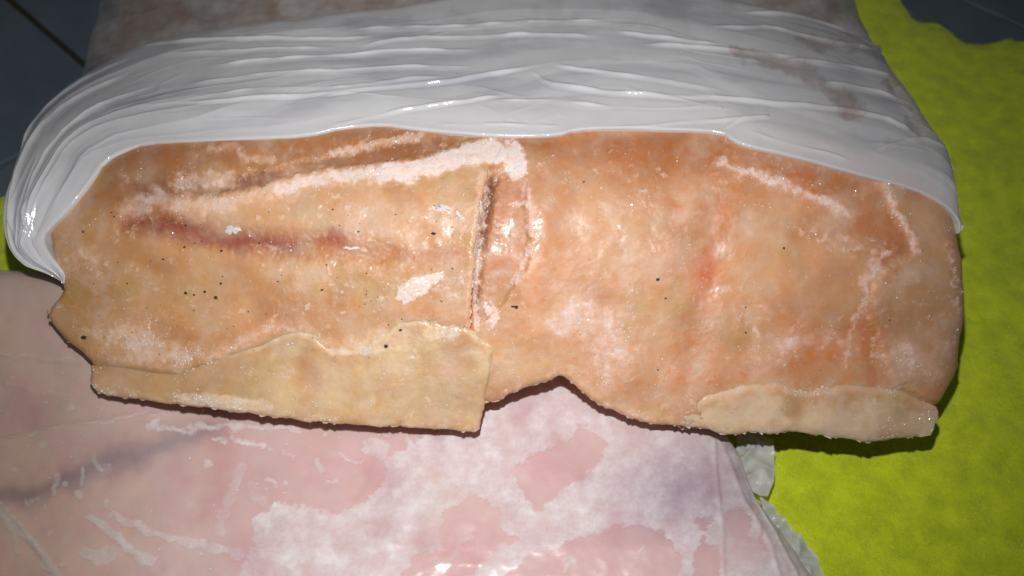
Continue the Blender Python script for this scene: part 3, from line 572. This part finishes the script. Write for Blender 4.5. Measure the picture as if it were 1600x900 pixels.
# pepper specks
SP = [(677, 365, 5), (131, 527, 6.5), (560, 362, 2.5), (346, 392, 2.5), (290, 458, 3.5), (303, 461, 2.5), (320, 456, 3.5), (337, 465, 3.5), (345, 443, 2.5), (503, 453, 2.8), (434, 440, 2), (255, 405, 2.5), (235, 408, 2), (199, 443, 1.8), (130, 362, 3), (288, 386, 2.5), (262, 348, 2), (290, 352, 2.5), (315, 377, 1.8), (807, 480, 4), (801, 479, 3.5), (1028, 437, 3.5), (1040, 466, 2.5), (912, 284, 2.5), (603, 541, 4), (626, 516, 3), (573, 427, 2), (510, 414, 2), (1225, 388, 2.5), (1165, 480, 1.6), (520, 327, 2), (174, 332, 1.8), (178, 338, 2), (405, 380, 2), (1165, 520, 2), (572, 460, 1.4), (580, 470, 1.2), (570, 475, 1.3), (590, 465, 1.2), (690, 471, 1.6), (1390, 500, 1.8), (1028, 578, 2), (388, 487, 1.5), (440, 430, 1.5)]
for _ in range(60): SP.append((rng.uniform(120, 740), rng.uniform(330, 560), rng.uniform(.7, 1.5)))
for _ in range(8): SP.append((rng.uniform(830, 1450), rng.uniform(300, 600), rng.uniform(.6, 1.3)))
pend = SP

# ------------------------------------------------------------------ white bag drawn back over the block
bag = empty('plastic_bag', (0.0, 0.15, 0.012), 'white plastic bag with its mouth rolled back in shiny folds around the frozen block', 'bag')
# rear body of the bag
X, Y, E = coons([(100, 250), (400, 190), (800, 170), (1200, 170), (1485, 300)], [(176, -170), (500, -215), (800, -225), (1100, -210), (1302, -170)],
                [(100, 250), (108, 190), (118, 130), (131, 65), (151, 0), (176, -170)], [(1485, 300), (1462, 235), (1425, 175), (1396, 120), (1372, 65), (1340, 0), (1302, -170)], 420, 220, (0, 0, 1.5, 1.5))
h = 2.4 + .9 * fbm(X, Y, 70, 4, 401) + .7 * ridge(X * .35 + Y * .4, Y * 1.2, 60, 3, 405) + .3 * fbm(X, Y, 14, 3, 404)
dd = np.minimum.reduce([pdist(X, Y, E[2][::12]), pdist(X, Y, E[3][::12])]); h += edge(dd, 45, 8)
op = np.clip(.52 + .6 * fbm(X, Y, 75, 5, 407, .6) + .25 * sst(700, 1200, X) * sst(20, 80, Y), .22, .93)
C = np.empty(X.shape + (3,)); C[:] = (.66, .655, .66); C = mixc(C, lin(172, 160, 148), sst(.0, .4, fbm(X, Y, 80, 3, 411)) * .6)
sheet('bag_body', X, Y, H_block, h * MM, M_BAG, bag, {'Col': C, 'op': op}, base=lambda x, y: base_z(x, y) - .003, cap=False)
# mouth rolled back
OPEN = [(101, 443), (104, 428), (92, 408), (82, 392), (75, 376), (80, 366), (110, 335), (150, 285), (168, 256), (200, 240), (228, 230), (300, 226), (400, 222), (480, 218), (540, 204), (600, 200), (640, 206), (700, 212), (760, 217), (820, 219), (872, 217), (900, 208), (960, 206), (1060, 208), (1128, 212), (1142, 224), (1165, 234), (1240, 250), (1330, 276), (1420, 298), (1468, 322), (1496, 345), (1503, 364)]
OUT = [(90, 441), (72, 428), (45, 418), (22, 392), (7, 352), (8, 318), (20, 275), (38, 210), (60, 178), (92, 143), (150, 106), (215, 70), (300, 53), (400, 38), (520, 25), (640, 11), (740, -8), (900, -24), (1060, -14), (1180, 10), (1290, 40), (1372, 74)]
X, Y, E = coons(OPEN, OUT, [(101, 443), (96, 443), (90, 441)], [(1503, 364), (1508, 352), (1490, 300), (1482, 250), (1462, 222), (1440, 190), (1415, 150), (1395, 120), (1372, 74)], 1000, 250, (0, .8, 0, 1.5))
nv, nu = X.shape
S = np.linspace(0, 1, nu)[None, :].repeat(nv, 0); T = np.linspace(0, 1, nv)[:, None].repeat(nu, 1)
left = sst(.42, .10, S)
tw = T + .10 * fbm(S, T, .5, 2, 420) + .05 * fbm(S * 1.0, T, .22, 2, 421)
h = 3.2 + (2.5 + 2.5 * left) * np.sin(np.pi * np.clip(T, 0, 1)) ** .7
h += (.7 + 1.5 * left) * ridge(S * 1.3, tw * 2.6, 1.0, 1, 425) ** 2 + (.15 + .5 * left) * ridge(S * 1.8, tw * 5.5, 1.0, 1, 431) ** 3
h += .35 * fbm(X, Y, 60, 3, 433) + .03 * fbm(X, Y, 9, 2, 434)
h *= sst(0.0, .03, S) * .6 + .4
FOLDS = [([(275, 183), (420, 171), (560, 158), (700, 143), (800, 128), (860, 118)], 1.9, 2.2, 26), ([(505, 207), (560, 196), (640, 184), (720, 174), (800, 163)], 1.5, 2.2, 18),
         ([(350, 166), (420, 157), (540, 155), (700, 135)], .7, 4, 14), ([(300, 150), (365, 140), (450, 130), (540, 127), (640, 122), (750, 120)], 1.0, 4, 18), ([(330, 120), (440, 108), (540, 103), (620, 95), (760, 93)], 1.0, 4, 16), ([(250, 100), (400, 92), (540, 88)], .9, 4, 12),
         ([(215, 78), (350, 74), (540, 74), (600, 70)], 1.5, 2.4, 16), ([(540, 62), (700, 55), (850, 50), (1000, 45)], .9, 5, 16), ([(560, 88), (640, 74), (760, 70), (960, 72)], 1.0, 3, 24), ([(960, 64), (1040, 78), (1120, 88)], 1.2, 2.5, 22),
         ([(822, 132), (838, 134), (852, 149), (900, 153), (1000, 160), (1110, 168)], 1.3, 3, 18), ([(854, 117), (900, 126), (980, 134), (1050, 144), (1130, 160)], 1.0, 3, 16), ([(750, 172), (850, 172), (960, 176)], .6, 4, 12), ([(680, 203), (760, 205), (880, 205)], .6, 4, 10),
         ([(900, 209), (980, 204), (1080, 196), (1180, 200)], 1.3, 2.2, 14), ([(1100, 58), (1160, 58), (1190, 54), (1240, 68), (1290, 80), (1370, 84)], 1.3, 2.4, 22), ([(1000, 86), (1100, 92), (1180, 98), (1260, 112)], 1.3, 3, 22), ([(1210, 110), (1300, 115), (1400, 135)], .9, 4, 20),
         ([(1060, 160), (1140, 170), (1200, 176), (1320, 188), (1390, 205), (1432, 240)], 1.5, 2.6, 24), ([(1128, 212), (1150, 200), (1200, 196)], 1.1, 2.5, 14), ([(1160, 212), (1200, 226), (1260, 240), (1330, 262)], .7, 4, 12), ([(1360, 245), (1420, 228), (1475, 245)], 1.0, 3, 14), ([(1150, 30), (1230, 35), (1300, 48), (1375, 82)], 1.4, 2.4, 18), ([(1270, 145), (1340, 150), (1430, 185)], .8, 4, 16),
         ([(20, 400), (16, 340), (34, 260), (70, 190), (130, 140), (220, 96)], 1.2, 3, 14), ([(70, 420), (40, 370), (42, 300), (70, 230), (130, 170), (230, 120)], 1.4, 3, 14), ([(90, 425), (62, 372), (64, 310), (100, 240), (170, 180), (260, 150)], 1.2, 3, 14)]
Xw, Yw = X + 4 * fbm(X, Y, 130, 2, 440), Y + 4 * fbm(X, Y, 130, 2, 441)
for p, a, ws, wr in FOLDS:
    d, sg, pos = pdist(Xw, Yw, chaikin(p, 1), True)
    tp = sst(0, .14, pos) * sst(1, .84, pos)
    h += a * tp * .40 * np.where(sg > 0, np.clip(1 - d / (wr * 2.2), 0, 1) ** 1.2, np.clip(1 - d / (ws * 2.2), 0, 1) - .4 * np.exp(-((d - ws * 1.5) / 2.5) ** 2))
    h += 1.15 * tp * np.exp(-(d / 1.6) ** 2) * np.clip(.45 + 1.0 * fbm(X, Y, 60, 2, int(p[0][0]) % 97), .08, 1)
bil = np.abs(gn(S * 3.2 + 1.5 * tw, tw * 3.4, 471)) + .5 * np.abs(gn(S * 7.1 - 2 * tw, tw * 5.2, 475))
h += 1.0 * bil * sst(0, .12, T)
for k, (fs, ft, am) in enumerate(((2.2, 4.0, .30), (4.0, 5.0, .22), (9.0, 5.0, .16))):
    q = gn(S * fs + 1.2 * fbm(S * 3, T * 3, 1.0, 2, 490 + k), tw * ft + .4 * fbm(S * 9, T * 4, 1.0, 2, 494 + k), 482 + k)
    h += am * np.exp(-(q / .055) ** 2) * sst(.08, .4, fbm(S * 6, T * 3, 1.0, 3, 498 + k)) * (1 - .5 * left)
dO = pdist(X, Y, E[0][::12]); dU = pdist(X, Y, E[1][::12]); dR = pdist(X, Y, E[3][::12])
h = 2.3 + (h - 2.3) * (.3 + .7 * sst(0, 34, dO)); h += edge(dO, 2.5, .4) + edge(dU, 16 + 20 * left, 4 + 3 * left) + edge(dR, 30, 5)
through = np.zeros(X.shape)
for i, (p, w) in enumerate((([(1240, 125), (1270, 145), (1300, 165), (1328, 190)], 12), ([(1380, 145), (1400, 170), (1420, 195)], 14), ([(1150, 105), (1220, 118), (1260, 130)], 12), ([(1400, 205), (1415, 220)], 9), ([(1240, 72), (1290, 85), (1330, 90)], 8), ([(1320, 60), (1350, 65)], 8))):
    through = np.maximum(through, stroke(X, Y, p, w * .9, 6, 13, 60, 450 + i))
op = .93 + .04 * fbm(X, Y, 40, 4, 460) - .34 * through * np.clip(.8 + 1.2 * fbm(X, Y, 34, 4, 463, .65), .1, 1.3) - .20 * sst(1000, 1300, X) - .16 * sst(120, 10, Y) * sst(.1, -.3, fbm(X, Y, 60, 3, 461))
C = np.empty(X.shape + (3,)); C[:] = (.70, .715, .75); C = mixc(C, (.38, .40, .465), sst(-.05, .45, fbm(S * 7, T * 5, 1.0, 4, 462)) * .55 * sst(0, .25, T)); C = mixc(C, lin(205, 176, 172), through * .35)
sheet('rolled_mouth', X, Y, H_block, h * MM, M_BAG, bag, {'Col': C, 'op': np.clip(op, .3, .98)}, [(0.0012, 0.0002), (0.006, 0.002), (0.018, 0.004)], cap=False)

# pepper specks laid on the built flesh
bpy.context.view_layer.update()
dg = bpy.context.evaluated_depsgraph_get()
from mathutils.bvhtree import BVHTree
from mathutils import Vector
trees = [BVHTree.FromObject(o, dg) for o in COL.objects if o.parent == fb and o.name.split('.')[0] in ('fillet', 'fillet_flap')]
off = Vector(fb.location); sv, sf = [], []
for (px, py, r) in pend:
    d = Vector(rays(np.array(px), np.array(py))).normalized(); hit = None
    for tr in trees:
        q = tr.ray_cast(Vector(T_EYE) - off, d)
        if q[0] is not None and (hit is None or q[3] < hit[3]): hit = q
    if hit is None: continue
    n = hit[1]; p = np.array(hit[0] + off); n = np.array(n)
    if n @ T_FWD > 0: n = -n
    e1 = np.cross(n, [0, 0.3, 1.0]); e1 /= np.linalg.norm(e1); e2 = np.cross(n, e1); rr = r * .00029; m = 7; k = len(sv); a0_ = rng.random() * 6
    asp = rng.uniform(.55, 1); sv.append(p + n * rr * .5)
    for ring_h, ring_s in ((.3, .7), (-.3, 1.0)):
        for i in range(m):
            a = a0_ + i * 6.2832 / m; q = rr * ring_s * rng.uniform(.7, 1.25); sv.append(p + e1 * math.cos(a) * q + e2 * math.sin(a) * q * asp + n * rr * ring_h)
    sf += [(k, k + 1 + i, k + 1 + (i + 1) % m) for i in range(m)] + [(k + 1 + i, k + 1 + m + i, k + 1 + m + (i + 1) % m, k + 1 + (i + 1) % m) for i in range(m)]
o = mesh_obj('pepper_specks', sv, sf, M_SPECK, fb, None, False); o['kind'] = 'stuff'

# rime crystals grown on the frosted places
mi, N_, L_, P_ = nt('rime_crystal')
P_.inputs['Base Color'].default_value = (.74, .66, .62, 1); P_.inputs['Roughness'].default_value = 0.12; P_.inputs['Subsurface Weight'].default_value = 0.3; P_.inputs['Subsurface Scale'].default_value = 0.002; P_.inputs['Coat Weight'].default_value = 0.5
nz = mk(N_, 'ShaderNodeTexNoise', i_Scale=2500.0); bz = mk(N_, 'ShaderNodeBump', i_Strength=0.15, i_Distance=0.0001); L_.new(nz.outputs[0], bz.inputs['Height']); L_.new(bz.outputs[0], P_.inputs['Normal'])
kv, kf = [], []
for o in [q for q in COL.objects if q.parent == fb and q.name.split('.')[0] in ('fillet', 'fillet_flap')]:
    me = o.data; n = len(me.vertices); co_ = np.empty(n * 3, np.float32); me.vertices.foreach_get('co', co_); co_ = co_.reshape(-1, 3) + np.array(fb.location)
    no_ = np.empty(n * 3, np.float32); me.vertices.foreach_get('normal', no_); no_ = no_.reshape(-1, 3)
    fv_ = np.empty(n, np.float32); me.attributes['frost'].data.foreach_get('value', fv_)
    w_ = (fv_ ** 1.5 + (.025 if 'flap' in o.name else .02)) * (no_[:, 2] > .3) * sst(-.1, .3, gn(co_[:, 0] * 90, co_[:, 1] * 90, 7)) + 1e-9
    for q in rng.choice(n, min(1800, n // 70), p=w_ / w_.sum()):
        p = co_[q]; nn = no_[q] + rng.normal(0, .35, 3); nn /= np.linalg.norm(nn)
        e1 = np.cross(nn, rng.normal(0, 1, 3)); e1 /= np.linalg.norm(e1); e2 = np.cross(nn, e1); r = rng.uniform(.00012, .00042) * (1.0 if rng.random() > .06 else 1.7)
        k = len(kv); kv += [p + nn * r * rng.uniform(.5, 1.1), p + e1 * r * rng.uniform(.6, 1.3), p + e2 * r, p - e1 * r, p - e2 * r * rng.uniform(.6, 1.3)]
        kf += [(k, k + 1, k + 2), (k, k + 2, k + 3), (k, k + 3, k + 4), (k, k + 4, k + 1)]
o = mesh_obj('rime_crystals', kv, kf, mi, fb, None, False); o['kind'] = 'stuff'
